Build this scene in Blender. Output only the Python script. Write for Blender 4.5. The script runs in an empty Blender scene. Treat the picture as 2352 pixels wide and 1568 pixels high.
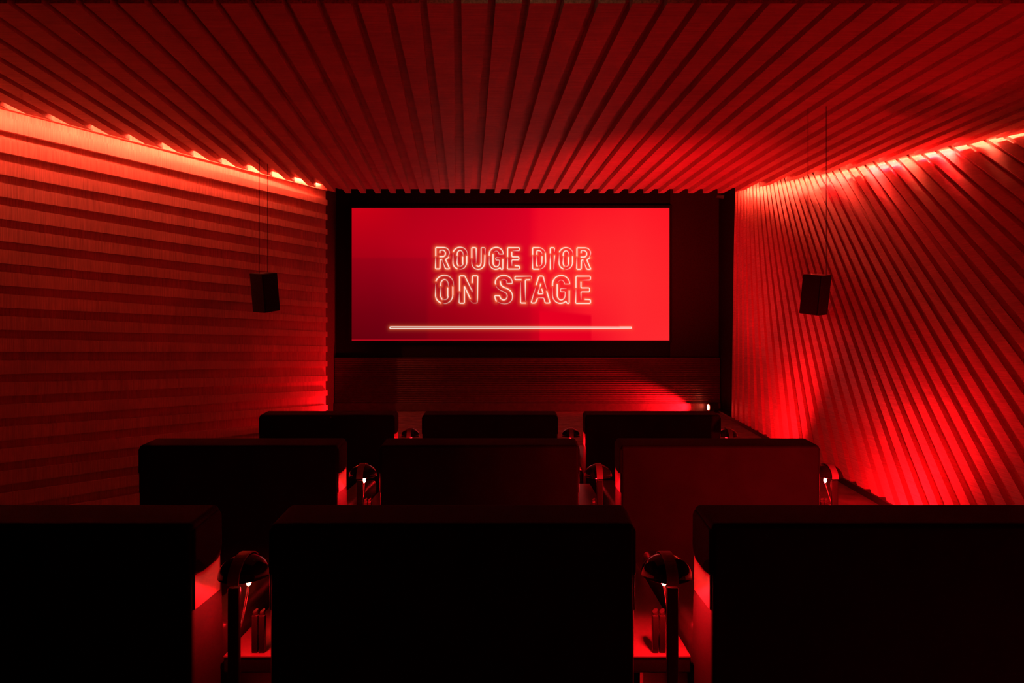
import bpy, bmesh, math, random
import numpy as np
from mathutils import Vector

# ------------------------------------------------------------------ camera, world, exposure
F = 1400.0           # focal length in pixels of the 2352 px wide frame
CX, CY = 1176.0, 806.0   # vertical axis / horizon of the photograph
EYE = 1.25
S = bpy.context.scene
C = S.collection
cam_d = bpy.data.cameras.new('camera'); cam = bpy.data.objects.new('camera', cam_d); C.objects.link(cam)
cam.location = (0, 0, EYE); cam.rotation_euler = (math.pi/2, 0, 0)
cam_d.sensor_width = 36.0; cam_d.lens = F/2352*36.0
cam_d.shift_x = 0.0; cam_d.shift_y = (CY-784.0)/2352.0
cam_d.clip_start = 0.05; cam_d.clip_end = 100
S.camera = cam
w = bpy.data.worlds.new('world'); S.world = w; w.use_nodes = True
w.node_tree.nodes['Background'].inputs[0].default_value = (0, 0, 0, 1)
w.node_tree.nodes['Background'].inputs[1].default_value = 0
vs = S.view_settings
S.display_settings.display_device = 'sRGB'
vs.view_transform = 'Standard'; vs.look = 'None'; vs.gamma = 1; vs.exposure = 0.0; vs.use_curve_mapping = False
RED = (1.0, 0.004, 0.009)

P_COVE_L = 460.0     # cove strip emission strengths
P_COVE_R = 440.0
P_BULB = 4.0        # watts, table lamp bulbs
P_UP = 10.0

# ------------------------------------------------------------------ helpers
def px(x, y, d):                      # point seen at photo pixel (x, y) standing d metres into the room
    return Vector(((x-CX)/F*d, d, EYE+(CY-y)/F*d))

def nodes_of(name):
    m = bpy.data.materials.new(name); m.use_nodes = True
    nt = m.node_tree; nt.nodes.clear()
    out = nt.nodes.new('ShaderNodeOutputMaterial')
    return m, nt, out

def mat(name, col, rough=0.6, spec=0.5, metal=0.0, var=0.15, scale=20.0, bump=0.0, coat=0.0, sheen=0.0):
    m, nt, out = nodes_of(name)
    b = nt.nodes.new('ShaderNodeBsdfPrincipled')
    tc = nt.nodes.new('ShaderNodeTexCoord')
    n = nt.nodes.new('ShaderNodeTexNoise'); n.inputs['Scale'].default_value = scale; n.inputs['Detail'].default_value = 4
    nt.links.new(tc.outputs['Object'], n.inputs['Vector'])
    r = nt.nodes.new('ShaderNodeMapRange'); r.inputs[1].default_value = 0.3; r.inputs[2].default_value = 0.7
    r.inputs[3].default_value = 1-var; r.inputs[4].default_value = 1+var
    nt.links.new(n.outputs[0], r.inputs[0])
    mx = nt.nodes.new('ShaderNodeMix'); mx.data_type = 'RGBA'; mx.blend_type = 'MULTIPLY'; mx.inputs[0].default_value = 1
    mx.inputs[6].default_value = (*col, 1)
    nt.links.new(r.outputs[0], mx.inputs[7]); nt.links.new(mx.outputs[2], b.inputs['Base Color'])
    b.inputs['Roughness'].default_value = rough; b.inputs['Metallic'].default_value = metal
    b.inputs['Specular IOR Level'].default_value = spec; b.inputs['Coat Weight'].default_value = coat
    if sheen:
        b.inputs['Sheen Weight'].default_value = sheen; b.inputs['Sheen Roughness'].default_value = 0.4
    if bump:
        bp = nt.nodes.new('ShaderNodeBump'); bp.inputs['Strength'].default_value = bump; bp.inputs['Distance'].default_value = 0.01
        nt.links.new(n.outputs[0], bp.inputs['Height']); nt.links.new(bp.outputs[0], b.inputs['Normal'])
    nt.links.new(b.outputs[0], out.inputs[0])
    return m

def wood(name, col, rough=0.55, spec=0.4, streak=(55, 2.2), amp=0.28, bump=0.12):
    """plywood whose fine grain runs across the boards (UV: u along the board in metres, v across)"""
    m, nt, out = nodes_of(name)
    b = nt.nodes.new('ShaderNodeBsdfPrincipled')
    tc = nt.nodes.new('ShaderNodeTexCoord')
    def streaks(su, sv, det):
        mp = nt.nodes.new('ShaderNodeMapping'); mp.inputs['Scale'].default_value = (su, sv, 1)
        nt.links.new(tc.outputs['UV'], mp.inputs[0])
        n = nt.nodes.new('ShaderNodeTexNoise'); n.inputs['Scale'].default_value = 1; n.inputs['Detail'].default_value = det
        n.inputs['Roughness'].default_value = 0.65
        nt.links.new(mp.outputs[0], n.inputs['Vector']); return n
    n1 = streaks(streak[0], streak[1], 6); n2 = streaks(1.7, 1.3, 3)
    r1 = nt.nodes.new('ShaderNodeMapRange'); r1.inputs[1].default_value = 0.3; r1.inputs[2].default_value = 0.7
    r1.inputs[3].default_value = 1-amp; r1.inputs[4].default_value = 1+amp*0.6
    r2 = nt.nodes.new('ShaderNodeMapRange'); r2.inputs[1].default_value = 0.3; r2.inputs[2].default_value = 0.7
    r2.inputs[3].default_value = 0.85; r2.inputs[4].default_value = 1.12
    nt.links.new(n1.outputs[0], r1.inputs[0]); nt.links.new(n2.outputs[0], r2.inputs[0])
    mu = nt.nodes.new('ShaderNodeMath'); mu.operation = 'MULTIPLY'
    nt.links.new(r1.outputs[0], mu.inputs[0]); nt.links.new(r2.outputs[0], mu.inputs[1])
    mx = nt.nodes.new('ShaderNodeMix'); mx.data_type = 'RGBA'; mx.blend_type = 'MULTIPLY'; mx.inputs[0].default_value = 1
    mx.inputs[6].default_value = (*col, 1)
    nt.links.new(mu.outputs[0], mx.inputs[7]); nt.links.new(mx.outputs[2], b.inputs['Base Color'])
    b.inputs['Roughness'].default_value = rough; b.inputs['Specular IOR Level'].default_value = spec
    bp = nt.nodes.new('ShaderNodeBump'); bp.inputs['Strength'].default_value = bump; bp.inputs['Distance'].default_value = 0.004
    nt.links.new(n1.outputs[0], bp.inputs['Height']); nt.links.new(bp.outputs[0], b.inputs['Normal'])
    nt.links.new(b.outputs[0], out.inputs[0])
    return m

def emit(name, col, strength):
    m, nt, out = nodes_of(name)
    e = nt.nodes.new('ShaderNodeEmission'); e.inputs[0].default_value = (*col, 1); e.inputs[1].default_value = strength
    nt.links.new(e.outputs[0], out.inputs[0]); return m

M = {}
M['ply'] = wood('plywood_boards', (0.60, 0.36, 0.31))
M['ply_edge'] = mat('raw_plywood_end', (0.42, 0.33, 0.22), 0.8, 0.2, var=0.4, scale=60)
M['ply_wall'] = wood('plywood_wall', (0.60, 0.36, 0.31), rough=0.5, streak=(70, 2.0), amp=0.34)
M['ply_right'] = wood('plywood_right_wall', (0.66, 0.39, 0.34), rough=0.42, spec=0.5, streak=(60, 3.0), amp=0.34)
M['back'] = mat('board_backing', (0.45, 0.36, 0.29), 0.7, 0.3)
M['slot'] = mat('dark_slot_paint', (0.085, 0.06, 0.055), 0.8, 0.2)
M['void'] = mat('black_void', (0.01, 0.01, 0.01), 0.9, 0.1)
M['velvet'] = mat('black_velvet', (0.014, 0.012, 0.012), 0.75, 0.25, var=0.3, scale=8, bump=0.15)
M['leather'] = mat('dark_leather', (0.02, 0.016, 0.016), 0.45, 0.5, var=0.2, scale=14, bump=0.1)
M['shell'] = mat('seat_shell', (0.17, 0.10, 0.10), 0.5, 0.4)
M['mask'] = mat('black_masking_cloth', (0.016, 0.013, 0.013), 0.85, 0.15, var=0.25, scale=40)
M['mask2'] = mat('charcoal_side_panel', (0.035, 0.026, 0.026), 0.8, 0.2, var=0.2, scale=30)
M['riser'] = mat('ribbed_dark_lacquer', (0.10, 0.075, 0.075), 0.35, 0.6, var=0.2, scale=12)
M['carpet'] = mat('dark_carpet', (0.20, 0.15, 0.14), 0.85, 0.2, var=0.35, scale=5, bump=0.2)
M['skirt'] = mat('black_skirting', (0.012, 0.010, 0.010), 0.5, 0.3)
M['speaker'] = mat('black_speaker_cabinet', (0.03, 0.024, 0.024), 0.6, 0.3, var=0.2, scale=40)
M['grille'] = mat('speaker_grille_cloth', (0.012, 0.010, 0.010), 0.9, 0.1, var=0.3, scale=200)
M['steel'] = mat('satin_steel', (0.55, 0.5, 0.48), 0.38, 0.5, metal=1.0, var=0.06)
M['band'] = mat('pale_satin_band', (0.62, 0.55, 0.52), 0.45, 0.5, metal=0.2, var=0.06)
M['pole'] = mat('dark_bronze_pole', (0.07, 0.055, 0.05), 0.35, 0.5, metal=0.6, var=0.1)
M['dome'] = mat('glossy_dark_dome', (0.035, 0.02, 0.02), 0.12, 0.6, coat=0.6, var=0.05)
M['chrome'] = mat('chrome', (0.8, 0.8, 0.8), 0.12, 0.5, metal=1.0, var=0.02)
M['lacquer'] = mat('console_lacquer', (0.15, 0.10, 0.095), 0.35, 0.5, var=0.1, scale=6)
M['tube'] = mat('glossy_black_tube', (0.012, 0.01, 0.01), 0.15, 0.4, var=0.02)
M['tip'] = mat('glossy_red_tip', (0.6, 0.08, 0.07), 0.2, 0.6, var=0.05)
M['wire'] = mat('dark_wire', (0.02, 0.018, 0.018), 0.5, 0.3)
M['bulb'] = emit('red_bulb_glow', (1, 0.30, 0.16), 60)
M['spot_lens'] = emit('red_spot_lens', (1, 0.10, 0.05), 25)
M['strip_l'] = emit('red_led_strip_left', (1, 0.085, 0.038), P_COVE_L)
M['strip_r'] = emit('red_led_strip_right', (1, 0.075, 0.036), P_COVE_R)

def link(name, me, parent=None, kind=None):
    o = bpy.data.objects.new(name, me); C.objects.link(o)
    if parent: o.parent = parent
    if kind: o['kind'] = kind
    return o

def obj(name, bm, mats, parent=None, kind=None, smooth=False, bevel=0.0, seg=3):
    me = bpy.data.meshes.new(name)
    bmesh.ops.recalc_face_normals(bm, faces=bm.faces[:]) if kind != 'raw' else None
    bm.to_mesh(me); bm.free()
    for m in (mats if isinstance(mats, (list, tuple)) else [mats]): me.materials.append(m)
    if smooth: me.shade_smooth()
    o = link(name, me, parent, None if kind == 'raw' else kind)
    if bevel:
        b = o.modifiers.new('bevel', 'BEVEL'); b.width = bevel; b.segments = seg; b.limit_method = 'ANGLE'; b.angle_limit = math.radians(35)
        me.shade_smooth()
        wn = o.modifiers.new('wn', 'WEIGHTED_NORMAL'); wn.keep_sharp = False
    return o

def thing(name, label, cat, loc=(0, 0, 0), group=None):
    o = bpy.data.objects.new(name, None); C.objects.link(o); o.location = loc
    o.empty_display_size = 0.1
    o['label'] = label; o['category'] = cat
    if group: o['group'] = group
    return o

def tag(o, label, cat, group=None):
    o['label'] = label; o['category'] = cat
    if group: o['group'] = group
    return o

def box(bm, x0, x1, y0, y1, z0, z1):
    v = [bm.verts.new((x, y, z)) for z in (z0, z1) for x, y in ((x0, y0), (x1, y0), (x1, y1), (x0, y1))]
    for f in ((0, 3, 2, 1), (4, 5, 6, 7), (0, 1, 5, 4), (1, 2, 6, 5), (2, 3, 7, 6), (3, 0, 4, 7)):
        bm.faces.new([v[i] for i in f])
    return v

def tube(bm, pts, r, n=10, caps=True):
    pts = [Vector(p) for p in pts]; rings = []
    rs = r if isinstance(r, (list, tuple)) else [r]*len(pts)
    up = None
    for i, p in enumerate(pts):
        d = (pts[min(i+1, len(pts)-1)]-pts[max(i-1, 0)]).normalized()
        if up is None:
            up = Vector((1, 0, 0)) if abs(d.x) < 0.9 else Vector((0, 1, 0))
        a = d.cross(up).normalized(); b = d.cross(a).normalized(); up = -(b.cross(d)).cross(d).cross(d) if False else up
        rings.append([bm.verts.new(p + a*math.cos(2*math.pi*k/n)*rs[i] + b*math.sin(2*math.pi*k/n)*rs[i]) for k in range(n)])
    for i in range(len(rings)-1):
        for k in range(n):
            bm.faces.new((rings[i][k], rings[i][(k+1) % n], rings[i+1][(k+1) % n], rings[i+1][k]))
    if caps:
        bm.faces.new(rings[0][::-1]); bm.faces.new(rings[-1])

def lathe(bm, prof, n=32, ox=0, oy=0, sx=1.0, sy=1.0):
    rings = []
    for r, z in prof:
        if r < 1e-6: rings.append([bm.verts.new((ox, oy, z))])
        else: rings.append([bm.verts.new((ox+sx*r*math.cos(2*math.pi*k/n), oy+sy*r*math.sin(2*math.pi*k/n), z)) for k in range(n)])
    for a, b in zip(rings, rings[1:]):
        for k in range(n):
            q = [a[k % len(a)], a[(k+1) % len(a)], b[(k+1) % len(b)], b[k % len(b)]]
            u = []
            for v in q:
                if v not in u: u.append(v)
            if len(u) > 2: bm.faces.new(u)

def clip(poly, a, b, c):              # keep a*x+b*y <= c
    out = []
    for i in range(len(poly)):
        p, q = poly[i], poly[(i+1) % len(poly)]
        dp, dq = a*p[0]+b*p[1]-c, a*q[0]+b*q[1]-c
        if dp <= 0: out.append(p)
        if dp*dq < 0:
            t = dp/(dp-dq); out.append((p[0]+t*(q[0]-p[0]), p[1]+t*(q[1]-p[1])))
    return out

def half(p, q, inside):               # half plane through p, q that keeps the point inside
    a, b = -(q[1]-p[1]), q[0]-p[0]; l = math.hypot(a, b); a /= l; b /= l; c = a*p[0]+b*p[1]
    if a*inside[0]+b*inside[1] > c: a, b, c = -a, -b, -c
    return a, b, c

def area(name, loc, target, size, power, col=RED, size_y=None, spread=None):
    l = bpy.data.lights.new(name, 'AREA'); l.energy = power; l.color = col; l.size = size
    if size_y: l.shape = 'RECTANGLE'; l.size_y = size_y
    if spread: l.spread = spread
    o = bpy.data.objects.new(name, l); C.objects.link(o); o.location = loc
    o.rotation_euler = (Vector(target)-Vector(loc)).to_track_quat('-Z', 'Y').to_euler()
    return o

def spot(name, loc, target, angle, power, col=RED, r=0.02, blend=0.6, parent=None):
    l = bpy.data.lights.new(name, 'SPOT'); l.energy = power; l.color = col; l.spot_size = angle
    l.spot_blend = blend; l.shadow_soft_size = r
    o = bpy.data.objects.new(name, l); C.objects.link(o); o.location = loc
    if parent: o.parent = parent
    o.rotation_euler = (Vector(target)-Vector(loc)).to_track_quat('-Z', 'Y').to_euler()
    return o

# ------------------------------------------------------------------ room setting
ZC = EYE+2.93; YC = 11.33; SL = 0.0207     # underside of the ceiling boards at its far end, slight rise to the screen
YN = 4.906                                 # near end of the boards
DEPTH = 0.082
def zc(y): return ZC+SL*(y-YC)
def on_ceiling(x, y):                       # photo pixel to the ceiling plane
    k = (CY-y)/F; d = (ZC-EYE-SL*YC)/(k-SL); return (x-CX)/F*d, d
L0 = on_ceiling(748, 435.8); L1 = on_ceiling(0, 435.8-748*0.2533)
R0 = on_ceiling(1689, 440.5); R1 = on_ceiling(2352, 440.5-663*0.204)
def ext(p, q, t): return (p[0]+(q[0]-p[0])*t, p[1]+(q[1]-p[1])*t)
cutL = half(L0, L1, (0, 8)); cutR = half(R0, R1, (0, 8))
GAP_L = 0.085; GAP_R = 0.25

def uvq(bm, f, uvs, uvl):
    for l, uv in zip(f.loops, uvs): l[uvl].uv = uv

def slab(bm, poly, zb, th, uvl, mi=0, end_mi=None):
    if len(poly) < 3: return
    a = [bm.verts.new((x, y, zb(y))) for x, y in poly]
    b = [bm.verts.new((x, y, zb(y)+th)) for x, y in poly]
    def setuv(f):
        for l in f.loops: l[uvl].uv = (l.vert.co.y+l.vert.co.z, l.vert.co.x+l.vert.co.z)
    f = bm.faces.new(a); f.material_index = mi; setuv(f)
    f = bm.faces.new(b[::-1]); f.material_index = mi; setuv(f)
    n = len(poly)
    for i in range(n):
        f = bm.faces.new((a[i], b[i], b[(i+1) % n], a[(i+1) % n])); f.material_index = mi; setuv(f)
        if end_mi is not None and abs(poly[i][1]-YN) < 1e-4 and abs(poly[(i+1) % n][1]-YN) < 1e-4: f.material_index = end_mi

bm = bmesh.new(); uvl = bm.loops.layers.uv.new('UVMap')
DX = (1074-CX)/F                             # the boards run this much to the left per metre forward
pitch = 34.15/F*YC
x0 = (1033.5-CX)/F*YC
def frac(y): return 0.355+(YC-y)*0.066
for k in range(-40, 45):
    xa = x0+k*pitch
    near = YN-YC
    poly = [(xa, YC), (xa+near*DX, YN)]
    poly = [(xa, YC), (xa+near*DX, YN), (xa+near*DX+pitch*frac(YN), YN), (xa+pitch*frac(YC), YC)]
    poly = clip(poly, *cutL)
    if len(poly) > 2: poly = clip(poly, *cutR)
    if len(poly) > 2: slab(bm, poly, zc, DEPTH+0.002, uvl, 0, 1)
big = clip(clip([(-14, YC), (-14, 1.5), (14, 1.5), (14, YC)], *cutL), *cutR)
slab(bm, big, lambda y: zc(y)+DEPTH, 0.03, uvl, 0)
ceiling = obj('ceiling', bm, [M['ply'], M['ply_edge']], kind='structure')

# the dark void above the hung ceiling and behind the camera
bm = bmesh.new(); box(bm, -14, 14, -4, 14.2, 4.75, 4.85); obj('trim_1', bm, M['void'], kind='structure')
bm = bmesh.new(); box(bm, -8.2, 8.2, -4.1, -4.0, 0, 4.75); obj('wall_back', bm, M['void'], kind='structure')

# floor
bm = bmesh.new()
fp = [(-2.9, -4), (14, -4), (14, 14.2), (-4.6, 14.2), (-4.6, 11.35), (-3.36, 11.18), (-2.95, 4.9)]
lo = [bm.verts.new((x, y, -1.1)) for x, y in fp]; hi = [bm.verts.new((x, y, 0)) for x, y in fp]
bm.faces.new(lo[::-1]); bm.faces.new(hi)
for i in range(len(fp)): bm.faces.new((lo[i], lo[(i+1) % len(fp)], hi[(i+1) % len(fp)], hi[i]))
box(bm, -14, 14, -4, 14.2, -1.25, -1.1)
obj('floor', bm, M['carpet'], kind='structure')

# left wall: horizontal battens, thin at the screen and broad at the back
LD = Vector((1024/F, 1.0)).normalized()      # plan direction of the wall towards the screen
_r = Vector(((748-CX)/F, 1.0)); _n = Vector((cutL[0], cutL[1]))
EL = _r*((cutL[2]+GAP_L)/_n.dot(_r))
nL = Vector((LD.y, -LD.x))                  # into the room
bm = bmesh.new(); uvl = bm.loops.layers.uv.new('UVMap')
LEN = 12.0
pz = 33.5/F*EL.y
ztop0 = EYE+(CY-460.3)/F*EL.y
NS = 24
def lpt(s, z, off):
    p = EL-LD*s+nL*off; return Vector((p.x, p.y, z))
def quad(bm, ps, uvl, uvs, mi=0):
    f = bm.faces.new([bm.verts.new(p) for p in ps]); f.material_index = mi
    for l, uv in zip(f.loops, uvs): l[uvl].uv = uv
    return f
for k in range(-4, 21):
    zb = ztop0-12.1/F*EL.y-k*pz             # bottom edge of the tooth: fixed
    if zb > 4.7: continue
    for j in range(NS):
        s0, s1 = LEN*j/NS, LEN*(j+1)/NS
        f0, f1 = min(0.36+0.0570*s0, .8), min(0.36+0.0570*s1, .8)
        za, zd = zb+pz*f0, zb+pz*f1; zn = zb+pz; D = 0.054
        o1 = -0.012                           # upper lip leans back a little
        quad(bm, (lpt(s0, zb, D), lpt(s1, zb, D), lpt(s1, zd, D), lpt(s0, za, D)), uvl, ((s0, zb), (s1, zb), (s1, zd), (s0, za)))
        quad(bm, (lpt(s0, za, D), lpt(s1, zd, D), lpt(s1, zd, 0), lpt(s0, za, 0)), uvl, ((s0, za), (s1, zd), (s1, zd), (s0, za)))
        quad(bm, (lpt(s0, zb, 0), lpt(s1, zb, 0), lpt(s1, zb, D), lpt(s0, zb, D)), uvl, ((s0, zb), (s1, zb), (s1, zb), (s0, zb)))
        quad(bm, (lpt(s0, za, 0), lpt(s1, zd, 0), lpt(s1, zn, 0), lpt(s0, zn, 0)), uvl, ((s0, za), (s1, zd), (s1, zn), (s0, zn)))
    quad(bm, (lpt(0, zb, 0), lpt(0, zb, 0.054), lpt(0, zb+pz*.36, 0.054), lpt(0, zb+pz*.36, 0)), uvl, ((0, 0), (0, .1), (.1, .1), (.1, 0)))
quad(bm, (lpt(0, -1.1, 0), lpt(0, 4.7, 0), lpt(0, 4.7, -0.06), lpt(0, -1.1, -0.06)), uvl, ((0, 0), (0, 4), (.1, 4), (.1, 0)))
quad(bm, (lpt(0, -1.1, -.06), lpt(0, 4.7, -.06), lpt(LEN, 4.7, -0.06), lpt(LEN, -1.1, -0.06)), uvl, ((0, 0), (0, 4), (10, 4), (10, 0)))
wl = obj('wall_left', bm, M['ply_wall'], kind='structure')

# right wall: a twisted fan of battens, upright by the screen and leaning ever more towards the back
TI = np.array([1, 10, 14, 18, 22, 24, 28, 31, 32, 33, 34, 35, 36, 37, 38, 39])
TT = np.array([1692, 1753, 1788, 1827, 1870, 1899, 1965, 2030, 2061, 2094, 2121, 2148.6, 2178.6, 2225.7, 2266, 2306])
SI = np.array([1, 10, 14, 16, 18, 20, 22, 24, 28, 31, 33, 36, 38, 39, 41])
SS = np.array([-.012, .14, .232, .287, .3405, .397, .4655, .5357, .71, .85, .99, 1.28, 1.55, 1.70, 2.0])
pT = np.polyfit(TI, TT, 4); pS = np.polyfit(SI, SS, 4)
nR = Vector((cutR[0], cutR[1]))             # outward plan normal of the ceiling edge
T0 = Vector(R0)+nR*GAP_R; T1 = Vector(R1)+nR*GAP_R
B0 = Vector(((1680-CX)/F*EYE*F/156, EYE*F/156)); B1 = Vector(((2035-CX)/F*EYE*F/354, EYE*F/354))
def batten(i):
    t, s = float(np.polyval(pT, i)), float(np.polyval(pS, i))
    y = 440.5-(t-1689)*0.204
    a = Vector(((t-CX)/F, 1, (CY-y)/F)); b = Vector(((t+s*300-CX)/F, 1, (CY-y-300)/F))
    n = a.cross(b)
    def hit(p, q, z):                        # where the viewing plane meets the plan line p-q at height z
        P = Vector((p.x, p.y, z-EYE)); Q = Vector((q.x, q.y, z-EYE))
        d = Q-P; k = -n.dot(P)/n.dot(d); r = P+d*k; return Vector((r.x, r.y, z))
    return hit(T0, T1, ZC-0.03), hit(B0, B1, 0.0)
IMAX = 44
idx = np.arange(0.75, IMAX+1, 0.5)
TP, BP = [], []
for i in idx:
    t, b = batten(min(i, 40.0)); TP.append(t); BP.append(b)
# beyond the measured battens carry on along both edges
def at(i, arr):
    i = min(i, 40.0+0)
    k = (i-idx[0])/0.5; a = int(k); fr = k-a
    a = min(a, len(arr)-2); return arr[a].lerp(arr[a+1], fr)
def edge(i):
    if i <= 39: return at(i, TP), at(i, BP)
    t1, b1 = at(39, TP), at(39, BP); t0, b0 = at(38, TP), at(38, BP)
    return t1+(t1-t0)*(i-39), b1+(b1-b0).normalized()*0.9*(i-39)
bm = bmesh.new(); uvl = bm.loops.layers.uv.new('UVMap')
NV = 16
def grid_line(i0, i1):                       # batten side i0 at the top ... i1 at the bottom
    ps = []
    for j in range(NV+3):
        v = -0.13+1.13*j/(NV+2)              # carries on above the ceiling edge
        i = i0+(i1-i0)*max(v, 0)
        t, b = edge(i); ps.append(t+(b-t)*v)
    return ps
def rnormal(i, v):
    t, b = edge(i); t2, b2 = edge(i+.3)
    du = (t2+(b2-t2)*v)-(t+(b-t)*v); dv = b-t
    n = du.cross(dv).normalized()
    if n.x > 0: n = -n
    return n
DR = 0.042
for k in range(1, IMAX):
    A = grid_line(k, k); Bq = grid_line(k+0.72, k+0.55); Nx = grid_line(k+1, k+1)
    L = (A[-1]-A[0]).length; wd = (Nx[0]-A[0]).length
    for j in range(NV+2):
        v0 = -0.13+1.13*j/(NV+2); v1 = -0.13+1.13*(j+1)/(NV+2)
        n0 = rnormal(k, v0)*DR; n1 = rnormal(k, v1)*DR
        u0, u1 = L*j/(NV+2), L*(j+1)/(NV+2); k0 = k*1.0
        quad(bm, (A[j]+n0, A[j+1]+n1, Bq[j+1]+n1, Bq[j]+n0), uvl, ((u0, k0), (u1, k0), (u1, k0+.2), (u0, k0+.2)))
        quad(bm, (A[j], A[j+1], A[j+1]+n1, A[j]+n0), uvl, ((u0, k0), (u1, k0), (u1, k0+.04), (u0, k0+.04)))
        quad(bm, (Bq[j]+n0, Bq[j+1]+n1, Bq[j+1], Bq[j]), uvl, ((u0, k0), (u1, k0), (u1, k0+.04), (u0, k0+.04)))
        quad(bm, (Bq[j], Bq[j+1], Nx[j+1], Nx[j]), uvl, ((u0, k0+.3), (u1, k0+.3), (u1, k0+.4), (u0, k0+.4)))
wr = obj('wall_right', bm, M['ply_right'], kind='structure')
# black skirting under the right wall
bd = (B1-B0).normalized(); bn = Vector((bd.y, -bd.x))
if bn.x > 0: bn = -bn
q0 = B0-bd*1.45; q1 = B0+bd*13
bm = bmesh.new()
ps = [q0+bn*0.05, q1+bn*0.05, q1+bn*-0.3, q0+bn*-0.3]
lo = [bm.verts.new((p.x, p.y, 0.0)) for p in ps]; hi = [bm.verts.new((p.x, p.y, 0.055)) for p in ps]
bm.faces.new(lo); bm.faces.new(hi[::-1])
for i in range(4): bm.faces.new((lo[i], hi[i], hi[(i+1) % 4], lo[(i+1) % 4]))
obj('baseboard_right', bm, M['skirt'], kind='structure')

# screen end: black masking wall, side returns
YS = 12.8
bm = bmesh.new(); box(bm, -5.2, 5.6, YS, YS+0.1, 0, 4.75); obj('wall_front', bm, M['mask'], kind='structure')
bm = bmesh.new(); box(bm, (1538.5-CX)/F*YS, (1650-CX)/F*YS, YS-0.03, YS-0.002, EYE+(CY-822)/F*YS, 4.74); obj('trim_2', bm, M['mask2'], kind='structure')
xl = (771-CX)/F*YS
bm = bmesh.new(); box(bm, xl-0.12, xl, 11.35, YS-0.002, 0, 4.74); obj('trim_3', bm, M['slot'], kind='structure')
xr = (1651-CX)/F*YS
bm = bmesh.new(); box(bm, xr, xr+0.12, 11.3, YS-0.002, 0, 4.74); obj('trim_4', bm, M['mask'], kind='structure')

# ------------------------------------------------------------------ cinema screen (its picture is shown per vertex)
SCR = thing('cinema_screen', 'wide glowing red cinema screen with neon title on the black wall', 'screen', px(1172, 782, YS-0.06))
LET = []
def st(pts): LET.append([(960+x/5.345, 540+y/5.345, b) for x, y, b in pts])
def arc(cx, cy, rx, ry, a0, a1, b0, b1, n=10):
    return [(cx+rx*math.cos(math.radians(a0+(a1-a0)*i/n)), cy-ry*math.sin(math.radians(a0+(a1-a0)*i/n)), b0+(b1-b0)*i/n) for i in range(n+1)]
def R_(x, y, w, h, wt):                      # letter R with its top left corner at x, y
    st([(x, y+.38*h, 1), (x, y, 1), (x+.55*w, y, .8)]+arc(x+.58*w, y+.25*h, .4*w, .25*h, 80, -40, .7, .25))
    st([(x, y+.42*h, .15), (x-.01*w, y+.6*h, .5), (x-.02*w, y+h, 1), (x+.3*w, y+h, 1), (x+.32*w, y+.57*h, .9), (x+.42*w, y+.56*h, .9)])
    st([(x+.45*w, y+.58*h, .15), (x+.58*w, y+.8*h, .4), (x+.7*w, y+h, .9), (x+w, y+h, 1), (x+.7*w, y+.56*h, .9), (x+.92*w, y+.46*h, 1)])
    st([(x+.3*w, y+.22*h, 1), (x+.3*w, y+.13*h, .6), (x+.5*w, y+.13*h, .6)]+arc(x+.5*w, y+.28*h, .2*w, .15*h, 80, -90, .7, 1)+[(x+.3*w, y+.43*h, 1)])
def O_(x, y, w, h):
    st(arc(x+.5*w, y+.30*h, .5*w, .30*h, 160, 0, 1, .2)+[(x+w, y+.36*h, .15)])
    st([(x+.96*w, y+.42*h, 1), (x+.96*w, y+.68*h, 1)]+arc(x+.5*w, y+.68*h, .46*w, .32*h, 0, -95, .9, .2))
    st(arc(x+.5*w, y+.70*h, .5*w, .30*h, 245, 180, 1, .8)+[(x, y+.55*h, .5), (x+.01*w, y+.3*h, .1)])
    st(arc(x+.5*w, y+.33*h, .21*w, .18*h, 190, 0, 1, .3)+[(x+.71*w, y+.4*h, .1)])
    st([(x+.68*w, y+.45*h, 1), (x+.68*w, y+.74*h, .9)]+arc(x+.5*w, y+.74*h, .2*w, .12*h, 0, -110, .7, .15))
    st([(x+.36*w, y+.84*h, 1), (x+.28*w, y+.74*h, .8), (x+.30*w, y+.5*h, .4), (x+.31*w, y+.36*h, .1)])
def U_(x, y, w, h):
    st([(x, y+.45*h, 1), (x, y, 1), (x+.33*w, y, .9), (x+.34*w, y+.6*h, .2), (x+.33*w, y+.7*h, .1)])
    st([(x, y+.52*h, .15), (x, y+.7*h, .3)]+arc(x+.48*w, y+.7*h, .48*w, .30*h, 180, 360, .4, 1)+[(x+.98*w, y+.36*h, 1)])
    st([(x+w, y+.33*h, .15), (x+w, y, .5), (x+.7*w, y, .6), (x+.7*w, y+.7*h, .9)]+arc(x+.5*w, y+.72*h, .18*w, .14*h, 0, -130, .9, 1))
def G_(x, y, w, h):
    st([(x, y+.36*h, 1)]+arc(x+.5*w, y+.30*h, .5*w, .30*h, 180, 0, 1, .6)+[(x+w, y+.31*h, .5), (x+.70*w, y+.31*h, .4)]+arc(x+.5*w, y+.3*h, .19*w, .13*h, 0, 150, .4, .12))
    st([(x+.27*w, y+.33*h, 1), (x+.27*w, y+.7*h, 1)]+arc(x+.5*w, y+.7*h, .23*w, .18*h, 180, 360, 1, .5)+[(x+.74*w, y+.58*h, .4), (x+.46*w, y+.58*h, .5), (x+.46*w, y+.47*h, .5), (x+.8*w, y+.47*h, .12)])
    st([(x, y+.42*h, .12), (x, y+.7*h, .4)]+arc(x+.46*w, y+.7*h, .46*w, .30*h, 180, 300, .4, 1)+[(x+.78*w, y+.92*h, .8), (x+.84*w, y+h, .8), (x+.97*w, y+h, .9), (x+.97*w, y+.56*h, 1)])
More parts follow.
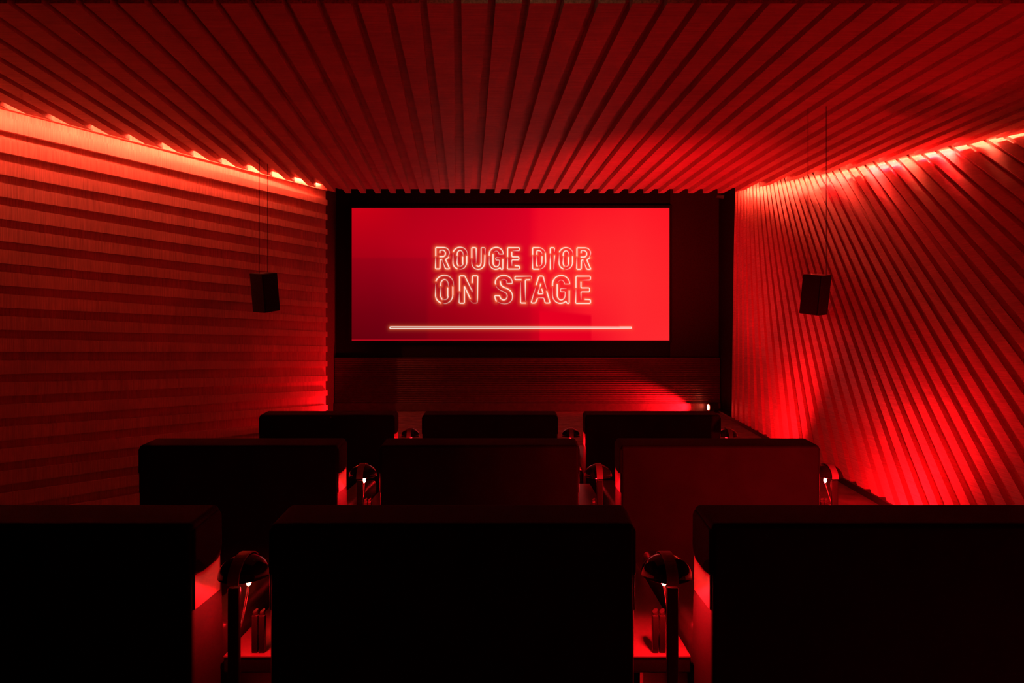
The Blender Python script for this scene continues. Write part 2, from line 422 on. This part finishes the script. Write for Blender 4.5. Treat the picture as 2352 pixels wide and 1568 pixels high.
def E_(x, y, w, h):
    st([(x+.02*w, y+.41*h, 1), (x+.02*w, y, 1), (x+w, y, .7), (x+w, y+.14*h, .6), (x+.45*w, y+.15*h, .15)])
    st([(x+.36*w, y+.22*h, 1), (x+.36*w, y+.43*h, 1), (x+.94*w, y+.43*h, .8), (x+.94*w, y+.57*h, .9), (x+.36*w, y+.57*h, .7), (x+.37*w, y+.86*h, .12)])
    st([(x+.64*w, y+.85*h, 1), (x+w, y+.86*h, .9), (x+w, y+h, .9), (x, y+h, .9), (x+.02*w, y+.6*h, .4), (x+.02*w, y+.47*h, .1)])
def D_(x, y, w, h):
    st([(x, y+.31*h, 1), (x, y, 1), (x+.45*w, y, .8)]+arc(x+.45*w, y+.35*h, .53*w, .35*h, 85, 0, .6, .15))
    st([(x, y+.35*h, .15), (x, y+.7*h, .5), (x, y+h, 1), (x+.45*w, y+h, 1)])
    st([(x+.95*w, y+.28*h, 1), (x+.97*w, y+.65*h, .9)]+arc(x+.45*w, y+.67*h, .52*w, .33*h, 0, -90, .7, .15))
    st([(x+.31*w, y+.31*h, 1), (x+.31*w, y+.14*h, .9)]+arc(x+.45*w, y+.3*h, .25*w, .16*h, 90, 0, .8, .2))
    st([(x+.7*w, y+.42*h, 1), (x+.69*w, y+.66*h, .8)]+arc(x+.45*w, y+.7*h, .24*w, .16*h, 0, -80, .6, .15))
    st([(x+.34*w, y+.85*h, 1), (x+.29*w, y+.84*h, .9), (x+.3*w, y+.4*h, .15)])
def I_(x, y, w, h):
    st([(x, y+.24*h, 1), (x, y, 1), (x+w, y, .8), (x+.97*w, y+.2*h, .2)])
    st([(x+w, y+.38*h, 1), (x+.85*w, y+.8*h, .3), (x+.8*w, y+h, .2)])
    st([(x, y+h, 1), (x, y+.6*h, .7), (x+.08*w, y+.3*h, .12)])
R_(218, 150, 172, 263, 0); O_(430, 146, 176, 272); U_(660, 152, 165, 268); G_(875, 147, 172, 272); E_(1098, 152, 150, 263)
D_(1408, 152, 165, 265); I_(1624, 153, 52, 263); O_(1732, 150, 172, 270); R_(1952, 154, 172, 265, 0)
O_(215, 490, 222, 350)
st([(510, 678, 1), (510, 498, 1), (575, 498, .9), (662, 680, .5), (665, 700, .3), (668, 660, .1)]); st([(665, 580, 1), (668, 498, .9), (735, 498, .9), (730, 780, .7), (727, 832, .3), (670, 834, .15), (640, 800, .1)])
st([(640, 775, 1), (570, 625, 1), (570, 835, .9), (505, 835, .7), (508, 700, .1)])
st([(952, 598, 1)]+arc(1053, 580, 105, 88, 185, 0, 1, .6, 16)+[(1155, 592, .7), (1092, 594, .5)]+arc(1050, 575, 42, 34, -10, 130, .35, .12))
st([(1012, 570, 1), (1014, 596, 1), (1026, 620, 1), (1052, 638, 1), (1090, 652, 1), (1128, 674, .95), (1152, 706, .85), (1163, 748, .7), (1156, 790, .5), (1134, 820, .38), (1100, 838, .32), (1060, 843, .3), (1018, 836, .25), (985, 820, .15)])
st([(962, 808, 1), (948, 780, .95), (942, 740, .9), (1005, 742, .9), (1012, 770, .9), (1028, 788, .9), (1052, 796, .9), (1076, 788, .7), (1092, 768, .55), (1096, 738, .5), (1086, 712, .45), (1060, 696, .4), (1010, 675, .3), (978, 652, .22), (958, 625, .15)])
st([(1265, 546, 1), (1190, 546, 1), (1190, 505, .9), (1395, 502, .4), (1392, 535, .2)]); st([(1372, 546, 1), (1318, 548, 1), (1318, 700, .5), (1320, 800, .15)])
st([(1320, 832, 1), (1260, 832, .9), (1258, 700, .5), (1262, 580, .15)])
st([(1452, 605, 1), (1485, 500, 1), (1538, 502, .9), (1560, 600, .4), (1580, 660, .12)]); st([(1582, 690, 1), (1622, 832, .9), (1560, 832, .8), (1545, 768, .5), (1480, 768, .25)])
st([(1466, 778, 1), (1442, 832, .9), (1388, 832, .8), (1420, 720, .4), (1445, 640, .12)]); st([(1505, 600, 1), (1500, 625, .9)]); st([(1520, 662, 1), (1538, 718, .7), (1472, 720, .9), (1490, 655, .4), (1500, 630, .2)])
G_(1652, 492, 212, 345); E_(1936, 502, 182, 335)
# progress bar under the title
def bar(pts): LET.append(list(pts))
bar([(1424, 750.8, 1), (1450, 750.8, 1), (1450.5, 753.5, 1), (896, 754.2, 1.1), (895.5, 751.5, 1), (897, 750.3, 1), (1424, 750.6, .55)])

def srgb(c): 
    c = np.asarray(c, float)/255.0
    return np.where(c <= 0.04045, c/12.92, ((c+0.055)/1.055)**2.4)
gx0, gx1, gy0, gy1 = 808.0, 1537.5, 477.5, 781.5
NX, NY = 1000, 416
xs = np.linspace(gx0, gx1, NX); ys = np.linspace(gy0, gy1, NY)
GX, GY = np.meshgrid(xs, ys)
kx = [808, 870, 950, 1050, 1150, 1218, 1240, 1350, 1450, 1538]
ky = [477, 560, 640, 720, 782]
tab = {477: [(214, 0, 20), (205, 0, 20), (190, 0, 24), (196, 0, 28), (212, 0, 32), (228, 0, 34), (240, 8, 36), (252, 22, 38), (255, 28, 40), (255, 22, 36)],
       560: [(186, 0, 20), (186, 0, 22), (196, 0, 26), (208, 0, 30), (222, 0, 34), (234, 4, 36), (244, 16, 38), (255, 36, 42), (255, 38, 44), (255, 30, 40)],
       640: [(160, 0, 18), (160, 0, 20), (176, 0, 24), (196, 0, 28), (214, 0, 32), (230, 2, 34), (242, 12, 36), (255, 38, 44), (255, 42, 46), (255, 36, 42)],
       720: [(136, 0, 14), (136, 0, 16), (150, 0, 18), (168, 0, 20), (188, 0, 24), (206, 0, 28), (218, 0, 30), (250, 24, 40), (255, 40, 46), (255, 38, 44)],
       782: [(122, 0, 12), (124, 0, 14), (136, 0, 16), (150, 0, 18), (172, 0, 22), (192, 0, 26), (204, 0, 28), (240, 10, 36), (255, 38, 46), (255, 42, 48)]}
COL = np.zeros((NY, NX, 3))
for c in range(3):
    rows = np.array([np.interp(xs, kx, [t[c] for t in tab[y]]) for y in ky])
    for i in range(NX): COL[:, i, c] = np.interp(ys, ky, rows[:, i])
def sst(a, b, v): t = np.clip((v-a)/(b-a), 0, 1); return t*t*(3-2*t)
# darker block of the picture low on the right, and the darker lower left field
m = sst(1236, 1242, GX)*(1-sst(1355, 1361, GX))*sst(712, 722, GY-np.clip((GX-1290)*0.1, -4, 7))
for c, v in enumerate((232, 0, 32)): COL[:, :, c] = COL[:, :, c]*(1-m)+v*m
m2 = (1-sst(1210, 1226, GX))
COL[:, :, 0] -= 8*m2
m3 = sst(588, 596, GY)*(1-sst(975, 990, GX)); COL[:, :, 0] -= 12*m3
LIN = srgb(np.clip(COL, 0, 255))
def smooth(pl):
    for it in range(2):
        out = [pl[0]]
        for i in range(1, len(pl)-1):
            p0, p1, p2 = np.array(pl[i-1]), np.array(pl[i]), np.array(pl[i+1])
            for q in (p0, p2):
                d = q-p1; l = math.hypot(d[0], d[1])+1e-9; out.append(tuple(p1+d*min(0.25, 1.6/(it+1)/l)))
        out.append(pl[-1]); pl = out
    return pl
LET = [smooth(q) if q[0][0] != 1424 else q for q in LET]
core = np.zeros((NY, NX)); halo = np.zeros((NY, NX))
for s in LET:
    for (ax, ay, ab), (bx, by, bb) in zip(s, s[1:]):
        mx_ = 16
        i0, i1 = np.searchsorted(xs, [min(ax, bx)-mx_, max(ax, bx)+mx_]); j0, j1 = np.searchsorted(ys, [min(ay, by)-mx_, max(ay, by)+mx_])
        if i1 <= i0 or j1 <= j0: continue
        X = GX[j0:j1, i0:i1]; Y = GY[j0:j1, i0:i1]
        dx, dy = bx-ax, by-ay; l2 = dx*dx+dy*dy+1e-9
        t = np.clip(((X-ax)*dx+(Y-ay)*dy)/l2, 0, 1)
        d = np.hypot(X-ax-t*dx, Y-ay-t*dy); b = ab+(bb-ab)*t
        wdt = (0.45+0.6*b)*(0.8 if s[0][0] == 1424 else 1)
        cv = np.clip(b*1.4, 0, 1)*np.exp(-(d/wdt)**2*0.9)
        hv = (0.45 if len(s) == 7 and s[0][0] == 1424 else 1.0)*np.clip(b, 0, 1)**1.8*(0.70*np.exp(-(d/3.0)**2)+0.28*np.exp(-(d/6.5)**2))
        core[j0:j1, i0:i1] = np.maximum(core[j0:j1, i0:i1], cv)
        halo[j0:j1, i0:i1] = np.maximum(halo[j0:j1, i0:i1], hv)
hc_ = srgb((255, 108, 66)); cc_ = srgb((255, 248, 236))
LIN = LIN*(1-halo[..., None])+hc_*halo[..., None]
LIN = LIN*(1-core[..., None])+cc_*core[..., None]
# thin bright rim along the lower edge
rim = (GY > 779.6)[..., None]; LIN = np.where(rim, np.maximum(LIN, srgb((205, 10, 30))), LIN)
verts = np.zeros((NY, NX, 3)); ysd = YS-0.06
verts[..., 0] = (GX-CX)/F*ysd; verts[..., 1] = ysd; verts[..., 2] = EYE+(CY-GY)/F*ysd
org = np.array(SCR.location)
I = np.arange(NY*NX).reshape(NY, NX)
faces = np.stack([I[:-1, :-1], I[1:, :-1], I[1:, 1:], I[:-1, 1:]], -1).reshape(-1, 4)
me = bpy.data.meshes.new('screen_picture')
me.vertices.add(NY*NX); me.vertices.foreach_set('co', (verts.reshape(-1, 3)-org).ravel())
me.loops.add(faces.size); me.loops.foreach_set('vertex_index', faces.ravel())
me.polygons.add(len(faces)); me.polygons.foreach_set('loop_start', np.arange(0, faces.size, 4)); me.polygons.foreach_set('loop_total', np.full(len(faces), 4))
me.update(calc_edges=True)
at_ = me.color_attributes.new('picture', 'FLOAT_COLOR', 'POINT')
at_.data.foreach_set('color', np.concatenate([LIN.reshape(-1, 3), np.ones((NY*NX, 1))], 1).ravel())
m, nt, out = nodes_of('projected_picture')
a = nt.nodes.new('ShaderNodeAttribute'); a.attribute_name = 'picture'
e = nt.nodes.new('ShaderNodeEmission'); nt.links.new(a.outputs['Color'], e.inputs[0]); e.inputs[1].default_value = 1.0
nt.links.new(e.outputs[0], out.inputs[0]); me.materials.append(m)
link('screen_picture', me, SCR)
bm = bmesh.new()
hw = (gx1-gx0)/2/F*ysd; hh = (gy1-gy0)/F*ysd; f_ = 0.05
cxs = ((gx0+gx1)/2-CX)/F*ysd-org[0]; zs = EYE+(CY-gy1)/F*ysd-org[2]
for (a0, a1, b0, b1) in ((-hw-f_, hw+f_, -f_, 0), (-hw-f_, hw+f_, hh, hh+f_), (-hw-f_, -hw, 0, hh), (hw, hw+f_, 0, hh)):
    box(bm, cxs+a0, cxs+a1, -0.02, 0.055, zs+b0, zs+b1)
obj('screen_frame', bm, M['mask'], SCR)

# ribbed riser under the screen with its plinth
rz0, rz1 = EYE+(CY-924)/F*YS, EYE+(CY-823)/F*YS
rx0, rx1 = (773-CX)/F*YS, (1649-CX)/F*YS
R = thing('stage_riser', 'dark ribbed stage front panel running below the red screen', 'panel', ((rx0+rx1)/2, YS-0.12, 0))
ox, oy = (rx0+rx1)/2, YS-0.12
bm = bmesh.new(); n = 20; ph = (rz1-rz0)/n
prof = []
for i in range(n):
    z = rz0+i*ph; prof += [(0, z), (-0.012, z+ph*.15), (-0.016, z+ph*.4), (-0.012, z+ph*.65), (0, z+ph*.8)]
prof.append((0, rz1))
vv = [(bm.verts.new((rx0-ox, y, z)), bm.verts.new((rx1-ox, y, z))) for y, z in prof]
for a_, b_ in zip(vv, vv[1:]): bm.faces.new((a_[0], a_[1], b_[1], b_[0]))
o = obj('ribbed_panel', bm, M['riser'], R, kind='raw')
bm = bmesh.new(); box(bm, rx0-ox, rx1-ox, -0.03, 0.1, rz1, rz1+0.02); obj('top_ledge', bm, M['riser'], R, bevel=0.004)
bm = bmesh.new(); box(bm, rx0-ox, rx1-ox, -0.05, 0.1, 0.0, rz0); obj('plinth', bm, M['riser'], R, bevel=0.01)

# ------------------------------------------------------------------ cove strips (lie on the ceiling's edge, behind it)
def strip(p, q, off, hw_, mat_, label, nrm, zo):
    p = Vector(p); q = Vector(q); n = Vector(nrm)
    def bar_(name, o0, o1, z0, z1, m_, parent):
        bm = bmesh.new(); c = [p+n*o0, q+n*o0, q+n*o1, p+n*o1]
        lo = [bm.verts.new((v.x, v.y, zc(v.y)+z0)) for v in c]; hi = [bm.verts.new((v.x, v.y, zc(v.y)+z1)) for v in c]
        bm.faces.new(lo); bm.faces.new(hi)
        for i in range(4): bm.faces.new((lo[i], hi[i], hi[(i+1) % 4], lo[(i+1) % 4]))
        return obj(name, bm, m_, parent)
    t = thing('led_strip', label, 'light strip')
    bar_('diode_tape', off-hw_, off+hw_, zo, zo+0.008, mat_, t)
    bar_('mounting_channel', 0.002, off+hw_+0.004, max(zo+0.010, 0.114), max(zo+0.010, 0.114)+0.006, M['void'], t)
strip(ext(L0, L1, 0.02), ext(L0, L1, 1.25), 0.017, 0.006, M['strip_l'], 'red light strip glowing in the slot between ceiling boards and left wall', (cutL[0], cutL[1]), 0.094)
strip(ext(R0, R1, 0.02), ext(R0, R1, 1.4), 0.11, 0.010, M['strip_r'], 'red light strip glowing in the slot between ceiling boards and right wall', (cutR[0], cutR[1]), 0.128)

# ------------------------------------------------------------------ armchairs
SEATW = 0.78; SX = -0.128; SP = 0.944
ROWS = (1.30, 2.384, 3.52)
def make_seat():
    t = thing('cinema_armchair', '', 'armchair', (0, 0, 0))
    h = SEATW/2
    # back: near face upright, top sloping up a little away from the viewer
    bm = bmesh.new(); v = box(bm, -h, h, 0.0, 0.125, 0.10, 0.885)
    for q in v[4:]: q.co.z += 0.0
    v[4].co.z = v[5].co.z = 0.880; v[6].co.z = v[7].co.z = 0.894
    for q in (v[2], v[3]): q.co.y += 0.06
    obj('backrest', bm, M['velvet'], t, bevel=0.012, seg=4)
    # wrap-around head pad with quarter round lower corners
    bm = bmesh.new()
    pr = [(0.004, 0.868), (0.115, 0.884), (0.128, 0.872), (0.130, 0.800), (0.124, 0.778), (0.105, 0.768), (0.04, 0.765), (0.004, 0.768)]
    for s in (-1, 1):
        bm = bmesh.new()
        x0_, x1_ = s*(h-0.05), s*(h+0.004)
        a_ = [bm.verts.new((x0_, y, z)) for y, z in pr]; b_ = [bm.verts.new((x1_, y, z)) for y, z in pr]
        bm.faces.new(a_); bm.faces.new(b_[::-1])
        for i in range(len(pr)): bm.faces.new((a_[i], b_[i], b_[(i+1) % len(pr)], a_[(i+1) % len(pr)]))
        obj('head_wing', bm, M['velvet'], t, bevel=0.006)
    for s in (-1, 1):  # paler strips put the lamp-lit patch into the colour of the seat sides
        bm = bmesh.new(); a, b = sorted((s*(h-0.004), s*(h+0.002))); box(bm, a, b, 0.008, 0.120, 0.695, 0.775); o = obj('lamp_lit_patch', bm, M['shell'], t, bevel=0.001); o['label'] = 'paler patch under the head wing, standing for lamp light'
    bm = bmesh.new(); box(bm, -h+0.05, h-0.05, 0.12, 0.17, 0.62, 0.872); obj('headrest', bm, M['velvet'], t, bevel=0.03)
    bm = bmesh.new(); box(bm, -h+0.10, h-0.10, 0.14, 0.72, 0.30, 0.45); obj('seat_cushion', bm, M['velvet'], t, bevel=0.03)
    for s in (-1, 1):
        bm = bmesh.new(); a, b = sorted((s*(h-0.1), s*h)); box(bm, a, b, 0.16, 0.70, 0.08, 0.60); obj('armrest', bm, M['leather'], t, bevel=0.02)
    bm = bmesh.new(); box(bm, -h+0.06, h-0.06, 0.05, 0.66, 0.0, 0.30); obj('base', bm, M['shell'], t, bevel=0.01)
    return t
def copy_tree(o, parent=None):
    c = o.copy(); C.objects.link(c)
    if parent: c.parent = parent
    for ch in [x for x in o.children]: copy_tree(ch, c)
    return c
RN = ['the row nearest the camera', 'the middle row', 'the row nearest the screen']
CN = ['left', 'centre', 'right']
seat0 = make_seat(); first = True
for r, yb in enumerate(ROWS):
    for c in (-1, 0, 1):
        o = seat0 if first else copy_tree(seat0); first = False
        o.location = (SX+c*SP, yb, 0)
        o['label'] = 'black cinema armchair seen from behind, %s one of %s' % (CN[c+1], RN[r])
        o['group'] = 'cinema armchairs in three rows'

# ------------------------------------------------------------------ consoles between the seats
def make_console():
    t = thing('side_console', '', 'side table')
    bm = bmesh.new(); box(bm, -0.073, 0.073, 0, 0.76, 0.534, 0.54); obj('table_top', bm, M['lacquer'], t, bevel=0.0015)
    bm = bmesh.new(); box(bm, -0.073, 0.073, 0.001, 0.758, 0.500, 0.534); obj('apron', bm, M['tube'], t, bevel=0.003)
    bm = bmesh.new(); box(bm, -0.018, 0.018, 0.30, 0.335, 0.0, 0.50); obj('pedestal', bm, M['leather'], t, bevel=0.006)
    return t
LX = (-0.600, 0.344, 1.290)
con0 = make_console(); first = True
for r, yb in enumerate(ROWS):
    for j, x in enumerate(LX):
        o = con0 if first else copy_tree(con0); first = False
        o.location = (x, yb+0.12, 0)
        o['label'] = 'narrow console table %s in %s' % (('between left and centre seats', 'between centre and right seats', 'right of the right seat')[j], RN[r])
        o['group'] = 'console tables beside the armchairs'

# ------------------------------------------------------------------ table lamps
def make_lamp(on=True):
    t = thing('mushroom_lamp', '', 'lamp')
    # origin: foot of the pole on the floor
    by = 0.072
    bm = bmesh.new()
    box(bm, -0.0125, 0.0125, -0.006, 0.006, 0.0, 0.742)
    obj('pole', bm, M['pole'], t, bevel=0.003)
    bm = bmesh.new()
    zr = 0.750; rr = 0.056; hh_ = 0.046
    pr = [(0.0, zr+hh_)]
    for i in range(1, 10):
        a = math.radians(i*10); pr.append((rr*math.sin(a), zr+hh_*math.cos(a)))
    pr += [(rr, zr), (rr-0.004, zr-0.002)]
    for i in range(8, -1, -1):
        a = math.radians(i*10); pr.append(((rr-0.005)*math.sin(a), zr+(hh_-0.005)*math.cos(a)))
    lathe(bm, pr, 40, 0, by-0.02)
    obj('dome_shade', bm, M['dome'], t, smooth=True)
    # satin band over the dome running down into the pole
    bm = bmesh.new(); prev = None
    pts = []
    for i in range(0, 19):
        a = math.radians(-92+i*10); pts.append((by-0.02+(rr+0.0035)*math.sin(a), zr+(hh_+0.0035)*math.cos(a)))
    for y, z in pts:
        cur = [bm.verts.new((-0.0125, y, z)), bm.verts.new((0.0125, y, z))]
        if prev: bm.faces.new((prev[0], prev[1], cur[1], cur[0]))
        prev = cur
    o = obj('band', bm, M['band'], t)
    md = o.modifiers.new('solid', 'SOLIDIFY'); md.thickness = 0.0025
    bm = bmesh.new(); lathe(bm, [(0, zr+0.02), (0.008, zr+0.02), (0.009, zr-0.012), (0.006, zr-0.014), (0, zr-0.014)], 16, 0, by)
    obj('socket', bm, M['steel'], t, smooth=True)
    if on:
        bm = bmesh.new(); lathe(bm, [(0, zr-0.014), (0.004, zr-0.016), (0.0065, zr-0.023), (0.004, zr-0.030), (0, zr-0.032)], 16, 0, by)
        obj('bulb', bm, M['bulb'], t, smooth=True)
    # cable from the bulb socket back to the pole
    bm = bmesh.new(); cp = []
    for i in range(15):
        u = i/14; cp.append((0.002*math.sin(u*3), by*(1-u)**0.7 if u < 1 else 0.004, zr-0.030-0.095*u))
    cp = [(x, max(y, 0.006), z) for x, y, z in cp]
    tube(bm, cp, 0.0032, 8); obj('cable', bm, M['chrome'], t, smooth=True)
    bm = bmesh.new(); lathe(bm, [(0, 0), (0.055, 0), (0.055, 0.008), (0.02, 0.014), (0, 0.014)], 28); obj('foot', bm, M['pole'], t, smooth=True)
    return t
lampon = make_lamp(True); lampoff = None
used = False
bl = bpy.data.lights.new('bulb_light', 'SPOT'); bl.spot_size = math.radians(179); bl.spot_blend = 0.15; bl.energy = P_BULB*1.7; bl.color = RED; bl.shadow_soft_size = 0.008
bl2 = bpy.data.lights.new('bulb_light_dim', 'POINT'); bl2.energy = P_BULB*0.35; bl2.color = RED; bl2.shadow_soft_size = 0.008
bl3 = bpy.data.lights.new('bulb_light_bright', 'POINT'); bl3.energy = P_BULB*26; bl3.color = RED; bl3.shadow_soft_size = 0.008
lamps = []
for r, yb in enumerate(ROWS):
    for j, x in enumerate((-0.598, 0.345, 1.268)): lamps.append((x, yb+0.012, r, j))
for x, y, r, j in lamps:
    o = lampon if not used else copy_tree(lampon); used = True
    o.location = (x, y, 0)
    st_ = 'lit red' if (r, j) in ((0, 0), (0, 1), (1, 0), (1, 2)) else 'dark'
    o['label'] = '%s dome lamp %s in %s' % ('lit red' if st_ == 'lit red' else 'dark glossy', ('left of the centre seat', 'right of the centre seat', 'right of the right seat')[j], RN[r])
    o['group'] = 'small dome lamps between the armchairs'
    if st_ != 'lit red':
        for ch in o.children:
            if ch.name.split('.')[0] == 'bulb':
                ch.data = ch.data.copy(); ch.data.materials[0] = M['dome']
    l = bpy.data.objects.new('bulb_light', bl3 if (r, j) == (0, 2) else bl if st_ == 'lit red' else bl2); C.objects.link(l); l.parent = o; l.location = (0, 0.072, 0.716); l.rotation_euler = Vector((0, -0.5, -0.87)).to_track_quat('-Z', 'Y').to_euler()
    if st_ == 'lit red' and (r, j) != (0, 2):
        l = bpy.data.objects.new('bulb_glow', bl2); C.objects.link(l); l.parent = o; l.location = (0, 0.072, 0.716)

# ------------------------------------------------------------------ slim tubes on the consoles
def make_tube():
    t = thing('lipstick_tube', '', 'lipstick')
    bm = bmesh.new(); box(bm, -0.0072, 0.0072, -0.0072, 0.0072, 0, 0.088); obj('case', bm, M['tube'], t, bevel=0.0025)
    bm = bmesh.new(); n = 14
    a_ = [bm.verts.new((0.006*math.cos(2*math.pi*k/n), 0.006*math.sin(2*math.pi*k/n), 0.087)) for k in range(n)]
    b_ = [bm.verts.new((0.006*math.cos(2*math.pi*k/n), 0.006*math.sin(2*math.pi*k/n), 0.097+0.5*0.006*math.cos(2*math.pi*k/n)+0.4*0.006*math.sin(2*math.pi*k/n))) for k in range(n)]
    bm.faces.new(a_[::-1]); bm.faces.new(b_)
    for k in range(n): bm.faces.new((a_[k], a_[(k+1) % n], b_[(k+1) % n], b_[k]))
    obj('tip', bm, M['tube'], t)
    return t
tb0 = make_tube(); first = True
for r, yb in enumerate(ROWS):
    for j, x in enumerate(LX):
        for s in (0, 1):
            if r == 2: continue
            o = tb0 if first else copy_tree(tb0); first = False
            o.location = (x-0.006+0.0165*s, yb+0.14, 0.54)
            o['label'] = '%s black lipstick %s, %s' % (('left', 'right')[s], ('left of centre seat', 'right of centre seat', 'beside right seat')[j], RN[r])
            o['group'] = 'lipsticks standing on the consoles'

# ------------------------------------------------------------------ hanging speakers
def speaker(x, y, d, yaw, label, hang, k):
    p = px(x, y, d)
    t = thing('hanging_speaker', label, 'speaker', p, 'speakers hung beside the side walls')
    t.rotation_euler = (0, 0, 0)
    w_, dp, hh_ = 0.30*k, 0.27*k, 0.60*k
    from mathutils import Matrix, Euler
    Rm = Euler((math.radians(hang), 0, 0)).to_matrix() @ Euler((0, 0, math.radians(yaw))).to_matrix()
    def loc(o): o.rotation_euler = Rm.to_euler()
    bm = bmesh.new(); box(bm, -w_/2, w_/2, -dp/2+0.02, dp/2, -hh_/2, hh_/2); o = obj('cabinet', bm, M['speaker'], t, bevel=0.006); loc(o)
    bm = bmesh.new(); box(bm, -w_/2+0.008, w_/2-0.008, -dp/2-0.004, -dp/2+0.02, -hh_/2+0.008, hh_/2-0.008); o = obj('grille', bm, M['grille'], t, bevel=0.004); loc(o)
    for s in (-1, 1):
        a = Rm @ Vector((s*0.10, 0.02*s, hh_/2)); b = Vector((a.x, a.y, zc(p.y)-p.z+0.05))
        bm = bmesh.new(); tube(bm, [a, b], 0.0035, 6); obj('hanging_wire', bm, M['wire'], t)
    return t
speaker(609, 671, 9.5, 66, 'black box speaker hung on wires beside the left wall', 12, 1.0)
speaker(1872, 676, 7.2, -58, 'black box speaker hung on wires beside the right wall', 12, 0.78)

# ------------------------------------------------------------------ floor pin spot by the riser, small ceiling spot
p = px(1630, 935, 12.42); 
t = thing('pin_spotlight', 'small red pin spotlight shining along the stage front at its right end', 'spotlight', (p.x, p.y, 0))
bm = bmesh.new(); tube(bm, [(-0.02, 0, p.z), (0.16, 0, p.z)], 0.085, 24); obj('lamp_can', bm, M['speaker'], t, smooth=False, bevel=0.008)
bm = bmesh.new(); tube(bm, [(-0.036, 0, p.z), (-0.021, 0, p.z)], 0.06, 24); obj('lens', bm, M['spot_lens'], t)
bm = bmesh.new(); box(bm, 0.03, 0.07, -0.09, -0.082, 0.0, p.z); box(bm, 0.03, 0.07, 0.082, 0.09, 0.0, p.z); box(bm, 0.0, 0.1, -0.09, 0.09, 0, 0.012); obj('bracket', bm, M['pole'], t)
spot('pin_spot_light', (p.x-0.05, p.y, p.z), (p.x-1.8, YS-0.12, 0.08), math.radians(58), 2300, r=0.03, blend=1.0)
p = px(1654, 450, 11.6)
t = thing('ceiling_spotlight', 'tiny black spotlight under the ceiling at the top right of the screen wall', 'spotlight', p)
bm = bmesh.new(); tube(bm, [(-0.06, 0, 0), (0.06, -0.03, -0.03)], 0.035, 16); obj('lamp_can', bm, M['speaker'], t)
bm = bmesh.new(); tube(bm, [(0, 0, 0), (0, 0, zc(11.3)+0.5-p.z)], 0.008, 8); obj('stem', bm, M['pole'], t)

# ------------------------------------------------------------------ lights of the room
# floor uplights washing the right wall
def uplight(x, y, tx, ty, tz, pw, ang, label):
    t = thing('floor_uplight', label, 'spotlight', (x, y, 0), 'floor uplights along the right wall')
    bm = bmesh.new(); lathe(bm, [(0, 0), (0.06, 0), (0.06, 0.10), (0.045, 0.105), (0.045, 0.09), (0, 0.09)], 20); obj('lamp_can', bm, M['speaker'], t)
    spot('uplight', (x, y, 0.13), (tx, ty, tz), math.radians(ang), pw, r=0.04, blend=1.0)
def base(y): 
    k = (y-B0.y)/(B1.y-B0.y); return B0.x+(B1.x-B0.x)*k
uplight(base(4.5)-0.6, 4.5, base(4.9)+0.9, 4.9, 0.8, P_UP*17, 150, 'low floor uplight by the right wall beside the nearest seat row')
uplight(base(7.3)-0.8, 7.3, base(7.9)+0.9, 8.6, 1.7, P_UP*22, 140, 'low floor uplight by the right wall towards the screen')
uplight(2.45, 7.7, 2.3, 11.8, 4.6, P_UP*95, 84, 'added floor uplight brightening the ceiling boards above the screen')  # extra lamp out of view, added to lift the far ceiling
# wall washers sitting on the hung ceiling's edge in the slot above the right wall
for k, (t_, pw_) in enumerate(((2150, 34), (2020, 38), (1900, 12))):
    q = Vector(on_ceiling(t_, 440.5-(t_-1689)*0.204))+nR*0.12
    area('slot_washer_light', (q.x, q.y, zc(q.y)+0.10), (q.x-nR.x*0.25, q.y-nR.y*0.25, zc(q.y)-0.6), 0.5, pw_, size_y=0.02, spread=math.radians(170))
# light hidden behind the far end of the left wall
t = thing('floor_uplight', 'low floor uplight tucked behind the far end of the left wall', 'spotlight', (-3.0, 11.25, 0), 'floor uplights along the right wall')
del t['group']
bm = bmesh.new(); lathe(bm, [(0, 0), (0.06, 0), (0.06, 0.10), (0.045, 0.105), (0.045, 0.09), (0, 0.09)], 20); obj('lamp_can', bm, M['speaker'], t)
spot('uplight_left', (-3.0, 11.25, 0.12), (-3.6, 11.1, 0.6), math.radians(165), 60, r=0.04)

# lamps added under the two nearest consoles to brighten the floor
for j in (0, 1):
    x = LX[j]
    t = thing('added_floor_light', 'small added red floor light under the console %s of the nearest centre seat' % ('left', 'right')[j], 'light', (x, 2.15, 0.499))
    bm = bmesh.new(); lathe(bm, [(0, 0), (0.022, 0), (0.022, -0.008), (0.018, -0.010), (0, -0.010)], 18); obj('housing', bm, M['pole'], t, smooth=True)
    bm = bmesh.new(); lathe(bm, [(0, -0.0105), (0.015, -0.0105), (0.012, -0.013), (0, -0.014)], 18); obj('lens', bm, M['spot_lens'], t)
    spot('added_floor_light_glow', (x, 2.15, 0.475), (x-0.1, 2.3, 0), math.radians(150), 14, r=0.01)
# faint warm light without a fixture, added to brighten the raw board ends
spot('added_board_end_light', (0.1, 3.3, zc(4.9)+0.03), (0.25, 4.9, zc(4.9)+0.03), math.radians(80), 5, col=(1, 0.75, 0.45), r=0.01, blend=1.0)
